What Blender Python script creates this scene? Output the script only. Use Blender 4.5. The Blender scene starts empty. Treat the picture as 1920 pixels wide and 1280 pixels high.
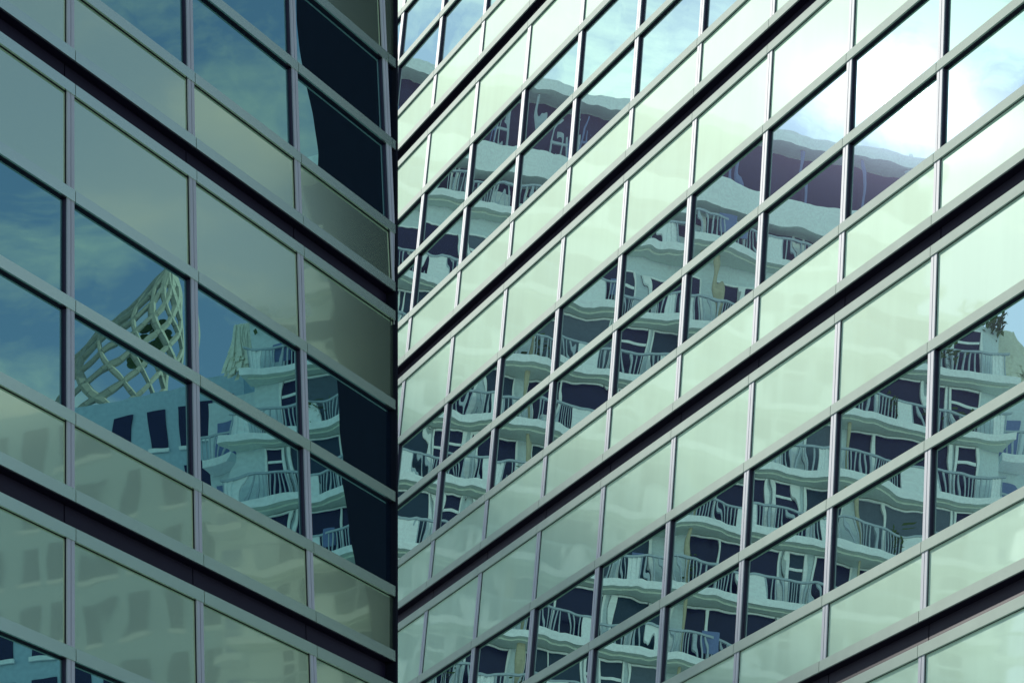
import bpy, bmesh, math, random
from mathutils import Vector, Matrix
random.seed(7)

# ------------------------------------------------------------------ frame of the measured view
# measured directions are in view axes (right, up, forward); the world has Z up
UPV = Vector((0.013387, 0.923465, 0.383450)).normalized()
FWD = (Vector((0, 0, 1)) - UPV * UPV.z).normalized()
RGT = Vector((UPV.y*FWD.z-UPV.z*FWD.y, UPV.z*FWD.x-UPV.x*FWD.z, UPV.x*FWD.y-UPV.y*FWD.x))
if RGT.x < 0: RGT = -RGT
EYE = Vector((0, 0, 1.6))
FPX = 5700.0                                        # focal length, in pixels of a 1920 px wide frame
def wd(v):                                          # direction
    v = Vector(v); return Vector((RGT.dot(v), FWD.dot(v), UPV.dot(v)))
def wp(v): return EYE + wd(v)                       # point

scene = bpy.context.scene
C = scene.collection

# ------------------------------------------------------------------ camera
cam = bpy.data.objects.new('camera', bpy.data.cameras.new('camera'))
C.objects.link(cam)
cam.data.sensor_width = 36.0
cam.data.lens = 36.0 * FPX / 1920.0
cam.data.clip_start = 0.1
cam.data.clip_end = 6000
ax, ay, az = wd((1, 0, 0)), wd((0, 1, 0)), -wd((0, 0, 1))
cam.matrix_world = Matrix(((ax.x, ay.x, az.x, EYE.x), (ax.y, ay.y, az.y, EYE.y), (ax.z, ay.z, az.z, EYE.z), (0, 0, 0, 1)))
scene.camera = cam

# ------------------------------------------------------------------ wings: measured pose of each facade
K = 1.8
SL = 3.0                                            # storey height of the near tower, metres
SR = SL * K
RT = dict(O=Vector((0.877903, 0.733739, 7.990212)) * SR, u=Vector((0.383825, 0.328525, -0.862986)),
          v=Vector((0.082064, 0.918786, 0.386137)), n=-Vector((0.919756, -0.219026, 0.325693)), W=0.483094, s=SR)
LT = dict(O=Vector((-0.325816, 0.737391, 8.025711)) * SL, u=Vector((-0.432084, 0.320089, -0.843115)),
          v=Vector((-0.055354, 0.923765, 0.378944)), n=-Vector((-0.900137, -0.210406, 0.381421)), W=0.498585, s=SL)
def mirror_dir(d, n): return d - 2 * d.dot(n) * n
def mirror_pt(p, T): return p - 2 * (p - T['O']).dot(T['n']) * T['n']

# ------------------------------------------------------------------ sun and sky
SUN_PX, SUN_PY = 1700, 185                          # where the right wing mirrors the sun
sv = mirror_dir(Vector(((SUN_PX - 960) / FPX, -(SUN_PY - 640) / FPX, 1)).normalized(), RT['n'])
SUN = wd(sv).normalized()
sun = bpy.data.objects.new('sun', bpy.data.lights.new('sun', 'SUN'))
C.objects.link(sun)
sun.data.energy = 3.4
sun.data.angle = math.radians(0.5)
sun.data.color = (1.0, 0.95, 0.86)
sun.rotation_euler = SUN.to_track_quat('Z', 'Y').to_euler()
SUN_EL = math.asin(SUN.z)
SUN_ROT = math.atan2(SUN.x, SUN.y)

world = bpy.data.worlds.new('World')
scene.world = world
world.use_nodes = True
nt = world.node_tree
nt.nodes.clear()
def N(tree, kind, **kw):
    n = tree.nodes.new(kind)
    for k, v in kw.items():
        if k in n.inputs: n.inputs[k].default_value = v
        else: setattr(n, k, v)
    return n
sky = N(nt, 'ShaderNodeTexSky', sky_type='NISHITA', sun_disc=False, sun_elevation=SUN_EL, sun_rotation=SUN_ROT,
        air_density=1.0, dust_density=0.1, ozone_density=1.0)
tc = N(nt, 'ShaderNodeTexCoord')
mp = N(nt, 'ShaderNodeMapping'); mp.inputs['Scale'].default_value = (1, 1, 2.2); mp.inputs['Location'].default_value = (3.7, 1.9, 0.9)
cl = N(nt, 'ShaderNodeTexNoise', Scale=10.5, Detail=8.0, Roughness=0.62, Distortion=0.4)
cr = N(nt, 'ShaderNodeValToRGB')
cr.color_ramp.elements[0].position = 0.46; cr.color_ramp.elements[0].color = (0, 0, 0, 1)
cr.color_ramp.elements[1].position = 0.62; cr.color_ramp.elements[1].color = (1, 1, 1, 1)
gray = N(nt, 'ShaderNodeRGBToBW')
wht = N(nt, 'ShaderNodeMixRGB', blend_type='MIX', Fac=0.85); 
mul = N(nt, 'ShaderNodeMixRGB', blend_type='MULTIPLY', Fac=1.0); mul.inputs[2].default_value = (1.75, 1.95, 1.8, 1)
mixc = N(nt, 'ShaderNodeMixRGB', blend_type='MIX')
bg = N(nt, 'ShaderNodeBackground', Strength=0.13)
out = N(nt, 'ShaderNodeOutputWorld')
L = nt.links.new
L(tc.outputs['Generated'], mp.inputs[0]); L(mp.outputs[0], cl.inputs['Vector'])
L(cl.outputs['Fac'], cr.inputs[0])
L(sky.outputs[0], gray.inputs[0]); L(sky.outputs[0], wht.inputs[1]); L(gray.outputs[0], wht.inputs[2])
L(wht.outputs[0], mul.inputs[1])
L(cr.outputs[0], mixc.inputs[0]); L(sky.outputs[0], mixc.inputs[1]); L(mul.outputs[0], mixc.inputs[2])
L(mixc.outputs[0], bg.inputs[0]); L(bg.outputs[0], out.inputs[0])

scene.view_settings.view_transform = 'Standard'
scene.view_settings.look = 'None'
scene.view_settings.exposure = 0.0
scene.view_settings.gamma = 1.0
scene.cycles.max_bounces = 8
scene.cycles.sample_clamp_direct = 3.0
scene.cycles.sample_clamp_indirect = 4.0
scene.cycles.glossy_bounces = 4

# ------------------------------------------------------------------ materials
def new_mat(name):
    m = bpy.data.materials.new(name); m.use_nodes = True
    m.node_tree.nodes.clear()
    return m, m.node_tree, N(m.node_tree, 'ShaderNodeOutputMaterial')

def wave_bump(t, scale, dist, detail=1.5, rnd=True):
    """gentle roller-wave distortion of float glass, in metres of the object, different in every pane"""
    co = N(t, 'ShaderNodeTexCoord'); oi = N(t, 'ShaderNodeObjectInfo')
    ad = N(t, 'ShaderNodeVectorMath', operation='MULTIPLY_ADD')
    cmb = N(t, 'ShaderNodeCombineXYZ')
    t.links.new(oi.outputs['Random'], cmb.inputs[0]); t.links.new(oi.outputs['Random'], cmb.inputs[1])
    ad.inputs[1].default_value = (37, 53, 11)
    t.links.new(cmb.outputs[0], ad.inputs[0]); t.links.new(co.outputs['Object'], ad.inputs[2])
    no = N(t, 'ShaderNodeTexNoise', Scale=scale, Detail=detail, Roughness=0.42)
    t.links.new(ad.outputs[0], no.inputs['Vector'])
    b = N(t, 'ShaderNodeBump', Strength=1.0, Distance=dist)
    t.links.new(no.outputs['Fac'], b.inputs['Height'])
    return b

def glass_mat(name, tint, fac, unit, base=(0.006, 0.010, 0.030), wav=1.0, glow=0.0013):
    m, t, o = new_mat(name)
    b = wave_bump(t, 3.2 / unit, 0.00062 * unit * wav)
    g = N(t, 'ShaderNodeBsdfGlossy', Roughness=0.0); g.inputs['Color'].default_value = (*tint, 1)
    h = N(t, 'ShaderNodeBsdfGlossy', Roughness=0.30); h.inputs['Color'].default_value = (0.58, 0.62, 1.0, 1)  # wide blue-tinted lobe added to spread the sun's glow over the pane
    d = N(t, 'ShaderNodeBsdfDiffuse'); d.inputs['Color'].default_value = (*base, 1)
    h2 = N(t, 'ShaderNodeBsdfGlossy', Roughness=0.13); h2.inputs['Color'].default_value = (0.58, 0.62, 1.0, 1)
    m1 = N(t, 'ShaderNodeMixShader', Fac=fac); m2 = N(t, 'ShaderNodeMixShader', Fac=glow); m3 = N(t, 'ShaderNodeMixShader', Fac=0.0011)
    k = t.links.new
    k(b.outputs[0], g.inputs['Normal']); k(d.outputs[0], m1.inputs[1]); k(g.outputs[0], m1.inputs[2])
    k(m1.outputs[0], m2.inputs[1]); k(h.outputs[0], m2.inputs[2]); k(m2.outputs[0], m3.inputs[1]); k(h2.outputs[0], m3.inputs[2]); k(m3.outputs[0], o.inputs[0])
    return m

def panel_mat(name, col, tint, fac, rough_fac, rough, unit):
    """back-painted glass panel: pale paint, a sharp coat and a soft sheen"""
    m, t, o = new_mat(name)
    k = t.links.new
    b = wave_bump(t, 3.2 / unit, 0.0008 * unit)
    co = N(t, 'ShaderNodeTexCoord'); oi = N(t, 'ShaderNodeObjectInfo')
    ma = N(t, 'ShaderNodeMapping'); ma.inputs['Scale'].default_value = (7.0 / unit, 7.0 / unit, 0.7 / unit)
    no = N(t, 'ShaderNodeTexNoise', Scale=1.0, Detail=5.0, Roughness=0.6)
    cr = N(t, 'ShaderNodeValToRGB')
    cr.color_ramp.elements[0].position = 0.3; cr.color_ramp.elements[0].color = (*[c * 0.93 for c in col], 1)
    cr.color_ramp.elements[1].position = 0.7; cr.color_ramp.elements[1].color = (*[min(1, c * 1.03) for c in col], 1)
    rm = N(t, 'ShaderNodeMapRange'); rm.inputs['To Min'].default_value = 0.93; rm.inputs['To Max'].default_value = 1.04
    mu = N(t, 'ShaderNodeVectorMath', operation='SCALE')
    k(co.outputs['Object'], ma.inputs[0]); k(ma.outputs[0], no.inputs['Vector']); k(no.outputs['Fac'], cr.inputs[0])
    k(oi.outputs['Random'], rm.inputs['Value']); k(cr.outputs[0], mu.inputs[0]); k(rm.outputs[0], mu.inputs['Scale'])
    d = N(t, 'ShaderNodeBsdfDiffuse'); k(mu.outputs[0], d.inputs['Color'])
    g = N(t, 'ShaderNodeBsdfGlossy', Roughness=0.02); g.inputs['Color'].default_value = (*tint, 1); k(b.outputs[0], g.inputs['Normal'])
    h = N(t, 'ShaderNodeBsdfGlossy', Roughness=rough); h.inputs['Color'].default_value = (*tint, 1)
    m1 = N(t, 'ShaderNodeMixShader', Fac=rough_fac); m2 = N(t, 'ShaderNodeMixShader', Fac=fac)
    k(d.outputs[0], m1.inputs[1]); k(h.outputs[0], m1.inputs[2])
    k(m1.outputs[0], m2.inputs[1]); k(g.outputs[0], m2.inputs[2]); k(m2.outputs[0], o.inputs[0])
    return m

def plain(name, col, rough=0.6, metal=0.0, spec=0.5, var=0.08, scale=3.0):
    m, t, o = new_mat(name)
    k = t.links.new
    p = N(t, 'ShaderNodeBsdfPrincipled', Roughness=rough, Metallic=metal)
    p.inputs['Specular IOR Level'].default_value = spec
    co = N(t, 'ShaderNodeTexCoord'); no = N(t, 'ShaderNodeTexNoise', Scale=scale, Detail=4.0)
    cr = N(t, 'ShaderNodeValToRGB')
    cr.color_ramp.elements[0].position = 0.3; cr.color_ramp.elements[0].color = (*[c * (1 - var) for c in col], 1)
    cr.color_ramp.elements[1].position = 0.7; cr.color_ramp.elements[1].color = (*[min(1, c * (1 + var)) for c in col], 1)
    k(co.outputs['Object'], no.inputs['Vector']); k(no.outputs['Fac'], cr.inputs[0]); k(cr.outputs[0], p.inputs['Base Color'])
    k(p.outputs[0], o.inputs[0])
    return m

TINT = (0.80, 0.98, 0.90)
M = dict(
    glass_near=glass_mat('glass_near', (0.50, 0.92, 0.84), 0.66, SL, wav=0.9),  # tinted darker than glass_far for the left tower's shade
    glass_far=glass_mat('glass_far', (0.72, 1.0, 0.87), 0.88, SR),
    panel_near=panel_mat('panel_near', (0.42, 0.66, 0.48), (0.86, 1.0, 0.68), 0.20, 0.93, 0.12, SL),  # paint darker than panel_far, to deepen the left tower's shade
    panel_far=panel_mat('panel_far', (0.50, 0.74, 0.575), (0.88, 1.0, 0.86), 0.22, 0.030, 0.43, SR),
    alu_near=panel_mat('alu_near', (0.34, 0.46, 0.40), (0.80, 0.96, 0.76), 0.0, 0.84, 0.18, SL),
    alu=plain('alu', (0.36, 0.46, 0.39), 0.6, 0.0, 0.1, 0.05),
    mullion=plain('mullion', (0.40, 0.44, 0.49), 0.5, 0.0, 0.15, 0.05),
    reveal=plain('reveal', (0.05, 0.048, 0.09), 0.4, 0.0, 0.4),
    shade_body=plain('shade_body', (0.010, 0.008, 0.022), 0.5, 0.0, 0.2),  # dark in itself, to hold the shade under caps and beside fins
    groove=plain('groove', (0.011, 0.009, 0.024), 0.5, 0.0, 0.2),
    core=plain('core', (0.012, 0.012, 0.020), 0.8, 0.0, 0.1),
    dark_matte=plain('dark_matte', (0.010, 0.012, 0.020), 0.8, 0.0, 0.02),
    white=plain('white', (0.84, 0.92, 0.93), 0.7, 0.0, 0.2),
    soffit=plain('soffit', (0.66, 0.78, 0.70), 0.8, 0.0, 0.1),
    wallp=plain('wallp', (0.62, 0.74, 0.78), 0.8, 0.0, 0.1),
    dark=plain('dark', (0.012, 0.016, 0.062), 0.2, 0.0, 0.3),
    teal=plain('teal', (0.022, 0.048, 0.085), 0.2, 0.0, 0.3),
    curtain=plain('curtain', (0.12, 0.16, 0.21), 0.8, 0.0, 0.1),
    rail=plain('rail', (0.40, 0.50, 0.56), 0.5, 0.0, 0.3),
    pole=plain('pole', (0.44, 0.43, 0.30), 0.5, 0.0, 0.3),
    block=plain('block', (0.40, 0.56, 0.66), 0.8, 0.0, 0.1),
    blue=plain('blue', (0.16, 0.22, 0.42), 0.6, 0.0, 0.2),
    lattice=plain('lattice', (0.34, 0.35, 0.29), 0.6, 0.0, 0.2),
    leaf=plain('leaf', (0.07, 0.12, 0.04), 0.7, 0.0, 0.2),
    thatch=plain('thatch', (0.74, 0.78, 0.66), 0.8, 0.0, 0.1),
    ground=plain('ground', (0.40, 0.43, 0.45), 0.9, 0.0, 0.1, 0.2, 0.3),
)

# ------------------------------------------------------------------ mesh helpers
def box(bm, x0, x1, y0, y1, z0, z1, mi=0):
    v = [bm.verts.new(p) for p in ((x0, y0, z0), (x1, y0, z0), (x1, y1, z0), (x0, y1, z0), (x0, y0, z1), (x1, y0, z1), (x1, y1, z1), (x0, y1, z1))]
    for q in ((0, 3, 2, 1), (4, 5, 6, 7), (0, 1, 5, 4), (1, 2, 6, 5), (2, 3, 7, 6), (3, 0, 4, 7)):
        f = bm.faces.new([v[i] for i in q]); f.material_index = mi
    return v

def rod(bm, a, b, r, n=8, mi=0):
    a, b = Vector(a), Vector(b); d = (b - a).normalized()
    e = d.orthogonal().normalized(); g = d.cross(e)
    r0 = [bm.verts.new(a + r * (math.cos(2*math.pi*i/n) * e + math.sin(2*math.pi*i/n) * g)) for i in range(n)]
    r1 = [bm.verts.new(b + r * (math.cos(2*math.pi*i/n) * e + math.sin(2*math.pi*i/n) * g)) for i in range(n)]
    for i in range(n):
        f = bm.faces.new((r0[i], r0[(i+1) % n], r1[(i+1) % n], r1[i])); f.material_index = mi
    bm.faces.new(r0[::-1]).material_index = mi; bm.faces.new(r1).material_index = mi

def link(name, bm, mats, parent=None, cut=None, smooth=False):
    if cut:
        co, no = cut
        bmesh.ops.bisect_plane(bm, geom=bm.verts[:] + bm.edges[:] + bm.faces[:], plane_co=co, plane_no=no, clear_outer=True)
        bmesh.ops.holes_fill(bm, edges=[e for e in bm.edges if e.is_boundary])
    if not bm.faces: bm.free(); return None
    bmesh.ops.recalc_face_normals(bm, faces=bm.faces[:])
    me = bpy.data.meshes.new(name); bm.to_mesh(me); bm.free()
    for m in (mats if isinstance(mats, (list, tuple)) else [mats]): me.materials.append(m)
    if smooth:
        for p in me.polygons: p.use_smooth = True
    o = bpy.data.objects.new(name, me); C.objects.link(o)
    if parent: o.parent = parent
    return o

def thing(name, label, cat, mat=None, group=None):
    o = bpy.data.objects.new(name, None); C.objects.link(o)
    o.empty_display_size = 0.5
    if mat: o.matrix_world = mat
    o['label'] = label; o['category'] = cat
    if group: o['group'] = group
    return o

def frame(X, Y, Z, O):
    return Matrix(((X.x, Y.x, Z.x, O.x), (X.y, Y.y, Z.y, O.y), (X.z, Y.z, Z.z, O.z), (0, 0, 0, 1)))

# ------------------------------------------------------------------ ground
bm = bmesh.new()
vs = [bm.verts.new(p) for p in ((-2500, -2500, 0), (2500, -2500, 0), (2500, 2500, 0), (-2500, 2500, 0))]
bm.faces.new(vs)
g = link('ground', bm, M['ground']); g['kind'] = 'structure'

# ------------------------------------------------------------------ the two curtain-walled towers
def curtain_tower(name, label, T, c0, c1, s0, s1, depth, glass, panel, alu, cutpx=None, end=None):
    s, W = T['s'], T['W']
    U, V, NN, O = wd(T['u']), wd(T['v']), wd(T['n']), wp(T['O'])
    sg = 1 if Matrix((U, NN, V)).transposed().determinant() > 0 else -1
    drop = O.z / V.z                                   # the Empty stands on the ground below the facade
    base = O - V * drop
    F = frame(U * sg, NN, V, base)
    root = thing(name, label, 'building', F)
    def P(c, r): return sg * c * W * s, drop - r * s   # bay line, storey row -> local x, z
    cut = None
    if cutpx:                                          # the tower's end, leaning a little behind the line of its edge
        pts = []
        for py in (-400, 1700):
            d = Vector(((cutpx - 960) / FPX, -(py - 640) / FPX, 1))
            X = d * (T['O'].dot(T['n']) / d.dot(T['n'])); pts.append(wp(X))
        Fi = F.inverted()
        a, b, e = Fi @ pts[0], Fi @ pts[1], Fi @ EYE
        no = (b - a).cross(e - a).normalized()
        if no.x * sg > 0: no = -no                     # outward is towards smaller c
        no = (no + Vector((0, 0, 0))).normalized()
        cut = (a, no)
    mid = {}
    def lk(nm, bm, m, parent=root): return link(nm, bm, m, parent, cut)
    dp, dw, dg = 0.008 * s, 0.0125 * s, 0.028 * s
    fh, mw = 0.027 * s, 0.027 * s
    def seg(bm, xa, xb, y0, y1, z0, z1, mi=0): box(bm, min(xa, xb), max(xa, xb), y0, y1, z0, z1, mi)
    def tilt(bm, n0, ax_, az_):                        # a pane never sits perfectly true
        vv = bm.verts[n0:]
        cx = sum(v.co.x for v in vv) / len(vv); cz = sum(v.co.z for v in vv) / len(vv)
        for v in vv: v.co.y += (v.co.x - cx) * ax_ + (v.co.z - cz) * az_
    rows = []
    for k in range(s0, s1 + 1):
        rows += [('e', k - 0.25), ('a', k), ('b', k + 0.25), ('c', k + 0.5), ('d', k + 2 / 3)]
    # glazing and panels
    for k in range(s0, s1 + 1):
        for c in range(c0, c1):
            xa = P(c, 0)[0] + sg * mw; xb = P(c + 1, 0)[0]
            g0 = 0.004 * s
            bm = bmesh.new()
            for ra, rb in ((k, k + 0.25), (k + 0.25, k + 0.5)):
                n0 = len(bm.verts); bm.verts.ensure_lookup_table()
                seg(bm, xa + sg * g0, xb - sg * g0, -dw - 0.008 * s, -dw, P(0, rb)[1] + fh, P(0, ra)[1])
                bm.verts.ensure_lookup_table()
                tilt(bm, n0, random.gauss(0, 0.0016), random.gauss(0, 0.0016))
            lk('window', bm, M[glass])
            for nm, ra, rb in (('spandrel_panel', k - 0.25, k), ('apron_panel', k + 0.5, k + 2 / 3)):
                bm = bmesh.new()
                seg(bm, xa, xb, -dp - 0.008 * s, -dp, P(0, rb)[1] + fh, P(0, ra)[1])
                bm.verts.ensure_lookup_table()
                tilt(bm, 0, random.gauss(0, 0.0005), random.gauss(0, 0.0006))
                lk(nm, bm, M[panel])
    # transoms: a pale cap in lengths of one bay over a body with the underside shade in its colour
    for typ, r in rows:
        bm = bmesh.new()
        z = P(0, r)[1]
        for c in range(c0, c1):
            xa = P(c, 0)[0] + sg * 0.0012 * s; xb = P(c + 1, 0)[0] - sg * 0.0012 * s
            seg(bm, xa, xb, -0.005 * s, 0, z, z + fh, 0)
        seg(bm, P(c0, 0)[0], P(c1, 0)[0], -dg, -0.005 * s, z + 0.0008 * s, z + fh - 0.0008 * s, 1)
        lk('transom', bm, [M[alu], M['shade_body']])
    # mullions: two pale fins over a body with the side shade in its colour, stopped at every transom
    for c in range(c0, c1 + 1):
        bm = bmesh.new()
        x = P(c, 0)[0]
        for i in range(len(rows) - 1):
            if rows[i][0] == 'd': continue
            zt, zb = P(0, rows[i][1])[1], P(0, rows[i + 1][1])[1] + fh
            y = -0.003 * s
            pan = rows[i][0] in 'ec'
            seg(bm, x, x + sg * 0.012 * s, y - 0.003 * s, y, zb, zt, 0)
            seg(bm, x + sg * 0.0145 * s, x + sg * 0.0265 * s, y - 0.003 * s, y, zb, zt, 0)
            seg(bm, x + sg * 0.0005 * s, x + sg * 0.026 * s, -(dp if pan else dw) - 0.008 * s, y - 0.003 * s, zb, zt, 1 if pan else 2)
        lk('mullion', bm, [M['mullion'], M['shade_body'], M['reveal']])
    # shadow grooves between storeys, in lengths of one bay
    for k in range(s0, s1):
        bm = bmesh.new()
        for c in range(c0, c1):
            seg(bm, P(c, 0)[0] + sg * .002 * s, P(c + 1, 0)[0] - sg * .002 * s, -dg - 0.006 * s, -dg, P(0, k + .75)[1] + fh, P(0, k + 2 / 3)[1])
        lk('recess_band', bm, M['groove'])
    # structure behind the cladding, down to the ground
    bm = bmesh.new()
    seg(bm, P(c0, 0)[0], P(c1, 0)[0] , -depth * s, -dg - 0.008 * s, 0.0, P(0, s0 - 0.25)[1])
    lk('wall', bm, M['core'])
    if end:  # unseen dark wall added so its mirror image darkens the left tower's edge
        bm = bmesh.new()
        seg(bm, P(c1, 0)[0] + sg * mw, P(c1, 0)[0] + sg * (mw + 0.05 * s), -depth * s, 0, 0.0, P(0, s0 - 0.25)[1])
        lk('shade_wall', bm, M['dark_matte'])
    if cut:                                            # dark trim closing the tower's edge
        bm = bmesh.new()
        Fi = F.inverted()
        a, b = Fi @ pts[0], Fi @ pts[1]
        dirn = Vector((sg, 0, 0))
        vs = []
        for p in (a, b):
            vs.append([bm.verts.new(p + dirn * dx + Vector((0, dy, 0))) for dx, dy in ((-.02*s*0, .001*s), (.012*s, .001*s), (.012*s, -.05*s), (0, -.05*s))])
        for i in range(4):
            bm.faces.new((vs[0][i], vs[0][(i+1) % 4], vs[1][(i+1) % 4], vs[1][i]))
        bm.faces.new(vs[0]); bm.faces.new(vs[1])
        lk('corner_trim', bm, M['dark_matte'])
    return root

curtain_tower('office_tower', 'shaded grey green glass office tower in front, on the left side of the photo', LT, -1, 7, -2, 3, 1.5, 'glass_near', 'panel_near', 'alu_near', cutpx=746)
curtain_tower('office_tower', 'sunlit pale green glass office tower with the sun in its glass, filling the right side', RT, -12, 3, -3, 2, 1.9, 'glass_far', 'panel_far', 'alu', end=True)

# ------------------------------------------------------------------ what the glass mirrors: real buildings standing beyond the towers
def mirrored_frame(T, cx, px, py, dist, unit_px, flip):
    """pose of a building seen in tower T's glass: the image's pose, reflected back into the street"""
    v = Vector(T['v']); f = 1
    if flip: v = Vector((-v.x, v.y, v.z))
    x0, y0 = (px - cx) / FPX, -(py - 640) / FPX
    sl = 0.18
    # hx = (1, a, b): perpendicular to v and sloping by sl in the picture
    # a - y0 b = -sl (1 - x0 b)  ;  v.x + v.y a + v.z b = 0
    kb = y0 + sl * x0
    b = (-v.x + v.y * sl) / (v.y * kb + v.z)
    a = -sl + kb * b
    hx = Vector((1, a, b)).normalized()
    A = Vector((x0, y0, 1)) * dist
    unit = unit_px * dist / (FPX * 0.945)
    hy = Vector((hx.y*v.z-hx.z*v.y, hx.z*v.x-hx.x*v.z, hx.x*v.y-hx.y*v.x))
    if hy.z < 0: hy = -hy                            # away from the viewer
    if flip:
        A, hx, hy, v = [Vector((-q.x, q.y, q.z)) for q in (A, hx, hy, v)]
    A = mirror_pt(A, T); hx, hy, v = [mirror_dir(q, T['n']) for q in (hx, hy, v)]
    X, Y, Z, O = wd(hx), wd(hy), wd(v), wp(A)
    sg = 1 if Matrix((X, Y, Z)).transposed().determinant() > 0 else -1
    drop = O.z / Z.z
    return frame(X * sg, Y, Z, O - Z * drop), sg, unit, drop

def balcony_tower(T, cx, dist, flip, label, ux0, ux1):
    F, sg, s, drop = mirrored_frame(T, cx, 1263, 612, dist, 122, flip)
    root = thing('apartment_tower', label, 'building', F)
    def B(bm, x0, x1, y0, y1, z0, z1, mi=0):
        xa, xb = sorted((sg * x0 * s, sg * x1 * s)); box(bm, xa, xb, y0 * s, y1 * s, drop + z0 * s, drop + z1 * s, mi)
    def R(bm, p, q, r, n=6, mi=0):
        rod(bm, (sg * p[0] * s, p[1] * s, drop + p[2] * s), (sg * q[0] * s, q[1] * s, drop + q[2] * s), r * s, n, mi)
    PER, XE, XT = 2.5, ux1, min(3.85, ux1)
    X0 = ux0
    def fy(x, amp=0.13): return -0.40 - amp * math.cos(2 * math.pi * (x - 0.3) / PER) - 0.05 * math.cos(4 * math.pi * (x - .3) / PER)
    def wavy(bm, xa, xb, z0, z1, back=0.0, amp=0.13, off=0.0, mi=0, mu=None):
        n = max(2, int((xb - xa) / 0.1)); prev = None
        for i in range(n + 1):
            x = xa + (xb - xa) * i / n; y = fy(x, amp) + off
            ring = [bm.verts.new((sg * x * s, yy * s, drop + zz * s)) for yy, zz in ((y, z0), (y, z1), (y + .05 if back is None else back, z1), (y + .05 if back is None else back, z0))]
            if prev:
                for j in range(4):
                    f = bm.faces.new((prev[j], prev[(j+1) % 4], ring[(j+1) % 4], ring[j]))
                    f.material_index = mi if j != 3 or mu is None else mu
            else: bm.faces.new(ring)
            prev = ring
        bm.faces.new(prev)
    levels = [1.25, 0, -1, -2, -3, -4, -5, -6, -7]
    # body
    bm = bmesh.new()
    B(bm, X0, XE, 0.0, 3.0, -drop / s, 0.95)
    B(bm, X0, XT, 0.0, 3.0, 0.95, 3.2)
    link('wall', bm, M['wallp'], root)
    # floors, railings, openings
    for k in levels:
        xe = XE if k < 1 else XT
        bm = bmesh.new()
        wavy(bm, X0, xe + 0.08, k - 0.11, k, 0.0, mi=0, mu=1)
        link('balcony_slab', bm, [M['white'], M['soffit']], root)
        bm = bmesh.new()
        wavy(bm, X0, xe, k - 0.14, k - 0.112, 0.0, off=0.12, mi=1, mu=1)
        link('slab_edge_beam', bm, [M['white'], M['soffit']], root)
        bm = bmesh.new()
        x = X0; i = 0
        while x < xe - 0.05:
            ph = ((x - 0.3) / PER) % 1.0
            y = fy(x) + 0.05
            if 0.30 < ph < 0.43 or 0.76 < ph < 0.84: B(bm, x, x + 0.068, y, y + 0.03, k, k + 0.34, 0)
            else: B(bm, x, x + 0.017, y, y + 0.02, k, k + 0.33, 1)
            x += 0.068; i += 1
        wavy(bm, X0, xe, k + 0.33, k + 0.36, None, off=0.03, mi=1)
        link('railing', bm, [M['white'], M['rail']], root)
        bm = bmesh.new()                                # what people keep on their balconies
        for q in range(int((xe - X0) / 0.9)):
            x = X0 + random.uniform(.2, .7) + q * .9
            if x > xe - .5: break
            t = random.random()
            if t < .25:
                B(bm, x, x + .22, -.2, -.08, k + .02, k + .24, 0)
            elif t < .5:
                for _ in range(40):
                    p = Vector((sg * (x + random.gauss(0, .07)) * s, (-.25 + random.gauss(0, .05)) * s, drop + (k + .28 + random.gauss(0, .1)) * s))
                    a = Vector((random.gauss(0, 1), random.gauss(0, 1), random.gauss(0, 1))).normalized() * .05 * s; b = a.orthogonal().normalized() * .02 * s
                    f = bm.faces.new([bm.verts.new(v) for v in (p - a, p + b, p + a, p - b)]); f.material_index = 1
            elif t < .62:
                B(bm, x, x + .2, fy(x) + .09, fy(x) + .1, k + .12, k + .42, 2)
        link('balcony_clutter', bm, [M['white'], M['leaf'], M['blue']], root)
        nb = int(math.floor((X0 - 0.3) / PER))
        for j in range(nb, 4):
            bx = 0.3 + j * PER
            for nm, w0, w1, h in (('window', 0.10, 1.36, 0.84), ('door', 1.40, 1.76, 0.84), ('window', 1.84, 2.42, 0.84)):
                if bx + w0 < X0 or bx + w1 > xe - 0.1: continue
                bm = bmesh.new()
                B(bm, bx + w0, bx + w1, -0.012, 0.03, k + 0.01, k + h, 1)
                for xx in (w0, w1 - 0.03) + ((w0 + 0.36,) if w1 - w0 > 0.9 else ()):
                    B(bm, bx + xx, bx + xx + 0.035, -0.04, -0.013, k + 0.01, k + h, 0)
                B(bm, bx + w0 + .04, bx + w1 - .04, -0.036, -0.013, k + h - 0.02, k + h + 0.006, 0)
                if nm == 'door':
                    B(bm, bx + w0 + .04, bx + w1 - .04, -0.034, -0.013, k + 0.58, k + 0.62, 0)
                    B(bm, bx + w0 + .04, bx + w1 - .04, -0.034, -0.013, k + 0.02, k + 0.06, 0)
                link(nm, bm, [M['white'], M[random.choice(('dark', 'dark', 'dark', 'teal', 'teal', 'curtain'))]], root)
    for j in range(-3, 4):
        bx = 0.3 + j * PER + 0.03
        if bx < X0 or bx > XE: continue
        bm = bmesh.new()
        R(bm, (bx, -0.30, -8), (bx, -0.30, 1.1), 0.036, 10)
        link('downpipe', bm, M['pole'], root)
    # penthouse: deep fascia bands, dark loggias and a thin roof
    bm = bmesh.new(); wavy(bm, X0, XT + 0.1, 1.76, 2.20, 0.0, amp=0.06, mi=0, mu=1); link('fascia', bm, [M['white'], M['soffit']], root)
    bm = bmesh.new(); B(bm, X0, XT - .05, -0.02, 0.02, 2.2, 3.1, 0)
    link('glazed_front', bm, M['dark'], root)
    bm = bmesh.new(); B(bm, X0, XT - .05, -0.02, 0.02, 1.62, 1.76, 0)
    link('glazed_front', bm, M['dark'], root)
    x = X0 + 0.2
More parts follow.
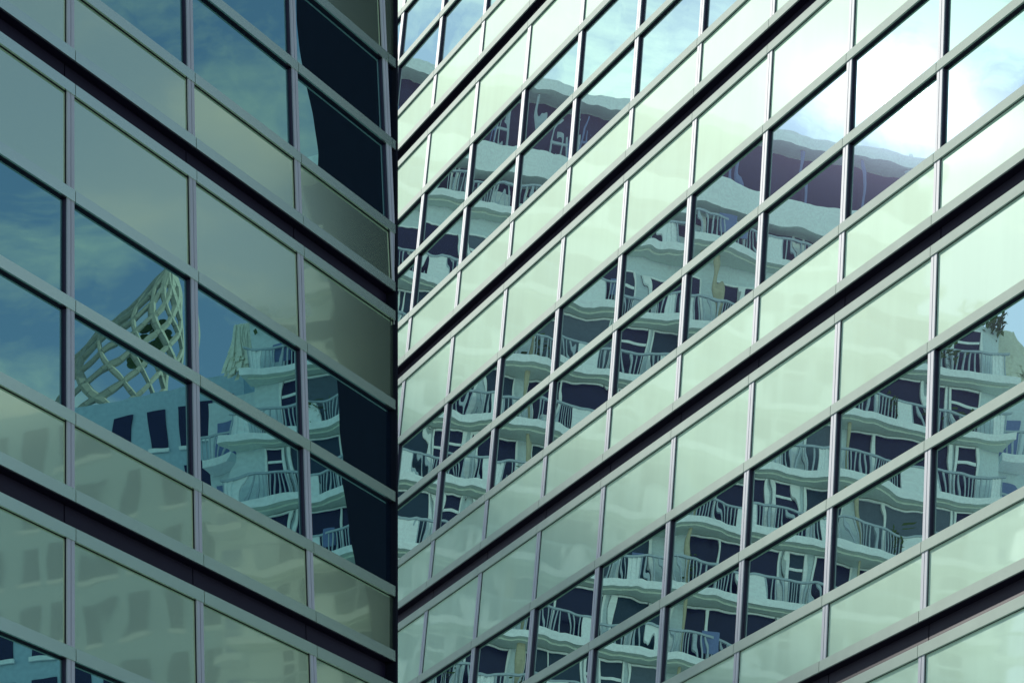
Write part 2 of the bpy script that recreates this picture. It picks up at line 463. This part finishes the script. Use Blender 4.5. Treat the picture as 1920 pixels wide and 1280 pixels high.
    while x < XT - 0.1:                                 # bentwood loggia chairs and posts in front of the dark glass
        bm = bmesh.new()
        if x > 0.6 or random.random() < 0.3: R(bm, (x, -0.3, 2.2), (x, -0.3, 3.1), 0.035)
        else:
            h = random.uniform(.25, .55)
            R(bm, (x, -.35, 2.2), (x + .05, -.35, 2.2 + h), .022); R(bm, (x + .25, -.35, 2.2), (x + .22, -.35, 2.2 + h * .8), .022)
            R(bm, (x, -.35, 2.2 + h * .5), (x + .25, -.35, 2.2 + h * .5), .024); R(bm, (x + .05, -.35, 2.2 + h), (x + .16, -.35, 2.2 + h * 1.4), .022)
            R(bm, (x + .12, -.35, 2.2), (x + .14, -.35, 2.2 + h * .9), .018)
        link('loggia_frame', bm, M['blue'] if random.random() < .6 else M['rail'], root)
        x += random.uniform(0.24, 0.42) if x < 0.6 else random.uniform(.6, .9)
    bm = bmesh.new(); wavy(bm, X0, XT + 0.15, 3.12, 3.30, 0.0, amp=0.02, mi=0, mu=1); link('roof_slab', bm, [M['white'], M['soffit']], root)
    for xa, xb, h in ((-4.4, -3.9, .16), (-2.6, -1.7, .2), (1.2, 1.5, .14), (2.0, 2.9, .12), (3.4, 3.6, .2)):
        if xa < X0: continue
        bm = bmesh.new(); B(bm, xa, xb, .1, .9, 3.303, 3.3 + h, 0)
        R(bm, (xa + .1, .3, 3.3), (xa + .1, .3, 3.5 + h), .012)
        link('roof_plant_box', bm, M['white'], root)
    if XT > 1:
        bm = bmesh.new(); B(bm, X0, 0.7, 0.95, 2.5, 3.303, 3.5, 1); B(bm, X0, 0.75, 0.4, 2.6, 3.5, 3.63, 0); link('roof_parapet', bm, [M['white'], M['dark']], root)
    # lower wing set back beside the end of the tower, with its own small balconies
    bm = bmesh.new(); B(bm, XE + 0.003, XE + 0.75, 0.7, 2.9, -drop / s, 0.1); link('side_wing', bm, M['wallp'], root)
    for k in (-1, -2, -3, -4, -5, -6):
        bm = bmesh.new()
        B(bm, XE + .2, XE + .7, 0.25, 0.69, k - .12, k, 0)
        for q in range(7): B(bm, XE + .21 + q * .08, XE + .23 + q * .08, 0.26, 0.28, k, k + .33, 1)
        B(bm, XE + .2, XE + .72, 0.25, 0.29, k + .33, k + .36, 1)
        B(bm, XE + .3, XE + .6, 0.66, 0.69, k + .02, k + .7, 2)
        link('side_balcony', bm, [M['white'], M['rail'], M['blue']], root)
    # pale palm thatch over the end terrace
    bm = bmesh.new()
    for i in range(420):
        a = random.uniform(-.2, 1.0) * math.pi; L0 = random.uniform(.3, .75)
        p = Vector((sg * (XE + .16 + random.uniform(-.08, .3)) * s, .5 * s, drop + random.uniform(.95, 1.15) * s))
        q = p + Vector((sg * math.cos(a) * .45 * L0, -.3 * math.sin(a) * L0, -.95 * L0)) * s
        e = Vector((.04 * s, .01 * s, 0))
        bm.faces.new([bm.verts.new(v) for v in (p - e * .4, p + e * .4, q + e, q - e)])
    link('thatched_canopy', bm, M['thatch'], root)
    # planting hanging over the low roof at the tower's end
    bm = bmesh.new()
    for i in range(260):
        cx_ = XE - abs(random.gauss(0, .22)); p = Vector((sg * cx_ * s, random.uniform(-.2, .5) * s, drop + (0.98 + random.gauss(0.02, .10)) * s))
        a = Vector((random.gauss(0, 1), random.gauss(0, 1), random.gauss(0, 1))).normalized() * .07 * s; b = a.orthogonal().normalized() * .028 * s
        bm.faces.new([bm.verts.new(q) for q in (p - a, p + b, p + a, p - b)])
    link('roof_planting', bm, M['leaf'], root)
    return root

# the same kind of tower is mirrored in each wing; each copy is a real building on its own side of the street
balcony_tower(RT, 960, 400, False, 'pale apartment tower with wavy balconies, mirrored in the sunlit right tower', -5.2, 5.0)
lt = balcony_tower(LT, 1355, 220, True, 'pale apartment tower with wavy balconies, mirrored in the shaded left tower', 1.2, 5.0)

# lattice crown and gridded block, mirrored in the near tower only
F, sg, s, drop = mirrored_frame(LT, 1355, 1263, 612, 228, 122, True)
def a2(px, py): return (px - 1263) / 112.0, (612 + 0.18 * (px - 1263) - py) / 122.0
root = thing('office_block', 'pale gridded office block below the lattice crown, mirrored in the left tower', 'building', F)
bx0, bx1, btop = a2(1850, 0)[0], 11.5, a2(2100, 745)[1]
bm = bmesh.new(); xa, xb = sorted((sg * bx0 * s, sg * bx1 * s)); box(bm, xa, xb, 0, 4 * s, 0, drop + btop * s); link('wall', bm, M['block'], root)
for r in range(9):
    for c in range(9):
        bm = bmesh.new()
        x = bx0 + 0.15 + c * 0.6; z = btop - 0.3 - r * 0.95
        xa, xb = sorted((sg * x * s, sg * (x + 0.34) * s))
        box(bm, xa, xb, -0.02 * s, 0.04 * s, drop + (z - 0.62) * s, drop + z * s, 0)
        box(bm, xa - .03 * s, xb + .03 * s, -0.06 * s, -0.021 * s, drop + (z - 0.68) * s, drop + (z - .62) * s, 1)
        link('window', bm, [M['dark'], M['white']], root)

F2 = F.copy()
root = thing('lattice_crown', 'pale diagonal lattice shell rising to a point, mirrored in the left tower', 'structure', F2 @ Matrix.Translation((0, 0, drop + btop * s)))
bmL = bmesh.new()
def shell(t, h):                                        # t across the shell, h up it
    x0 = 6.45; x1 = 8.65
    apex = 6.50
    a = math.pi * t
    half = (x1 - x0) / 2 * (1 - h ** 1.7); cxx = (x0 + x1) / 2 + ((apex - (x0 + x1) / 2) * h ** 1.25)
    x = cxx - half * math.cos(a); y = 0.9 - 0.8 * math.sin(a) * (1 - h ** 1.6)
    return Vector((sg * x * s, y * s, (h * 2.45 - 0.1) * s))
def strip(t0, dt):
    p = None
    for i in range(15):
        h = i / 14
        t = t0 + dt * h
        if -0.02 <= t <= 1.02:
            q = shell(min(1, max(0, t)), h)
            if p: rod(bmL, p, q, 0.05 * s, 6)
            p = q
        else: p = None
for i in range(-5, 6):
    strip(i / 6, 0.8); strip((i + 5) / 6, -0.8)
strip(0, 0); strip(1, 0)
link('lattice', bmL, M['lattice'], root)
bm = bmesh.new()
for i in range(26):
    p = Vector((sg * random.uniform(6.6, 7.0) * s, 0.9 * s, random.uniform(.9, 1.5) * s)); r = random.uniform(.05, .12) * s
    m = bmesh.ops.create_icosphere(bm, subdivisions=2, radius=r, matrix=Matrix.Translation(p) @ Matrix.Diagonal((1, .6, .7, 1)))
link('inner_deck', bm, M['leaf'], root)
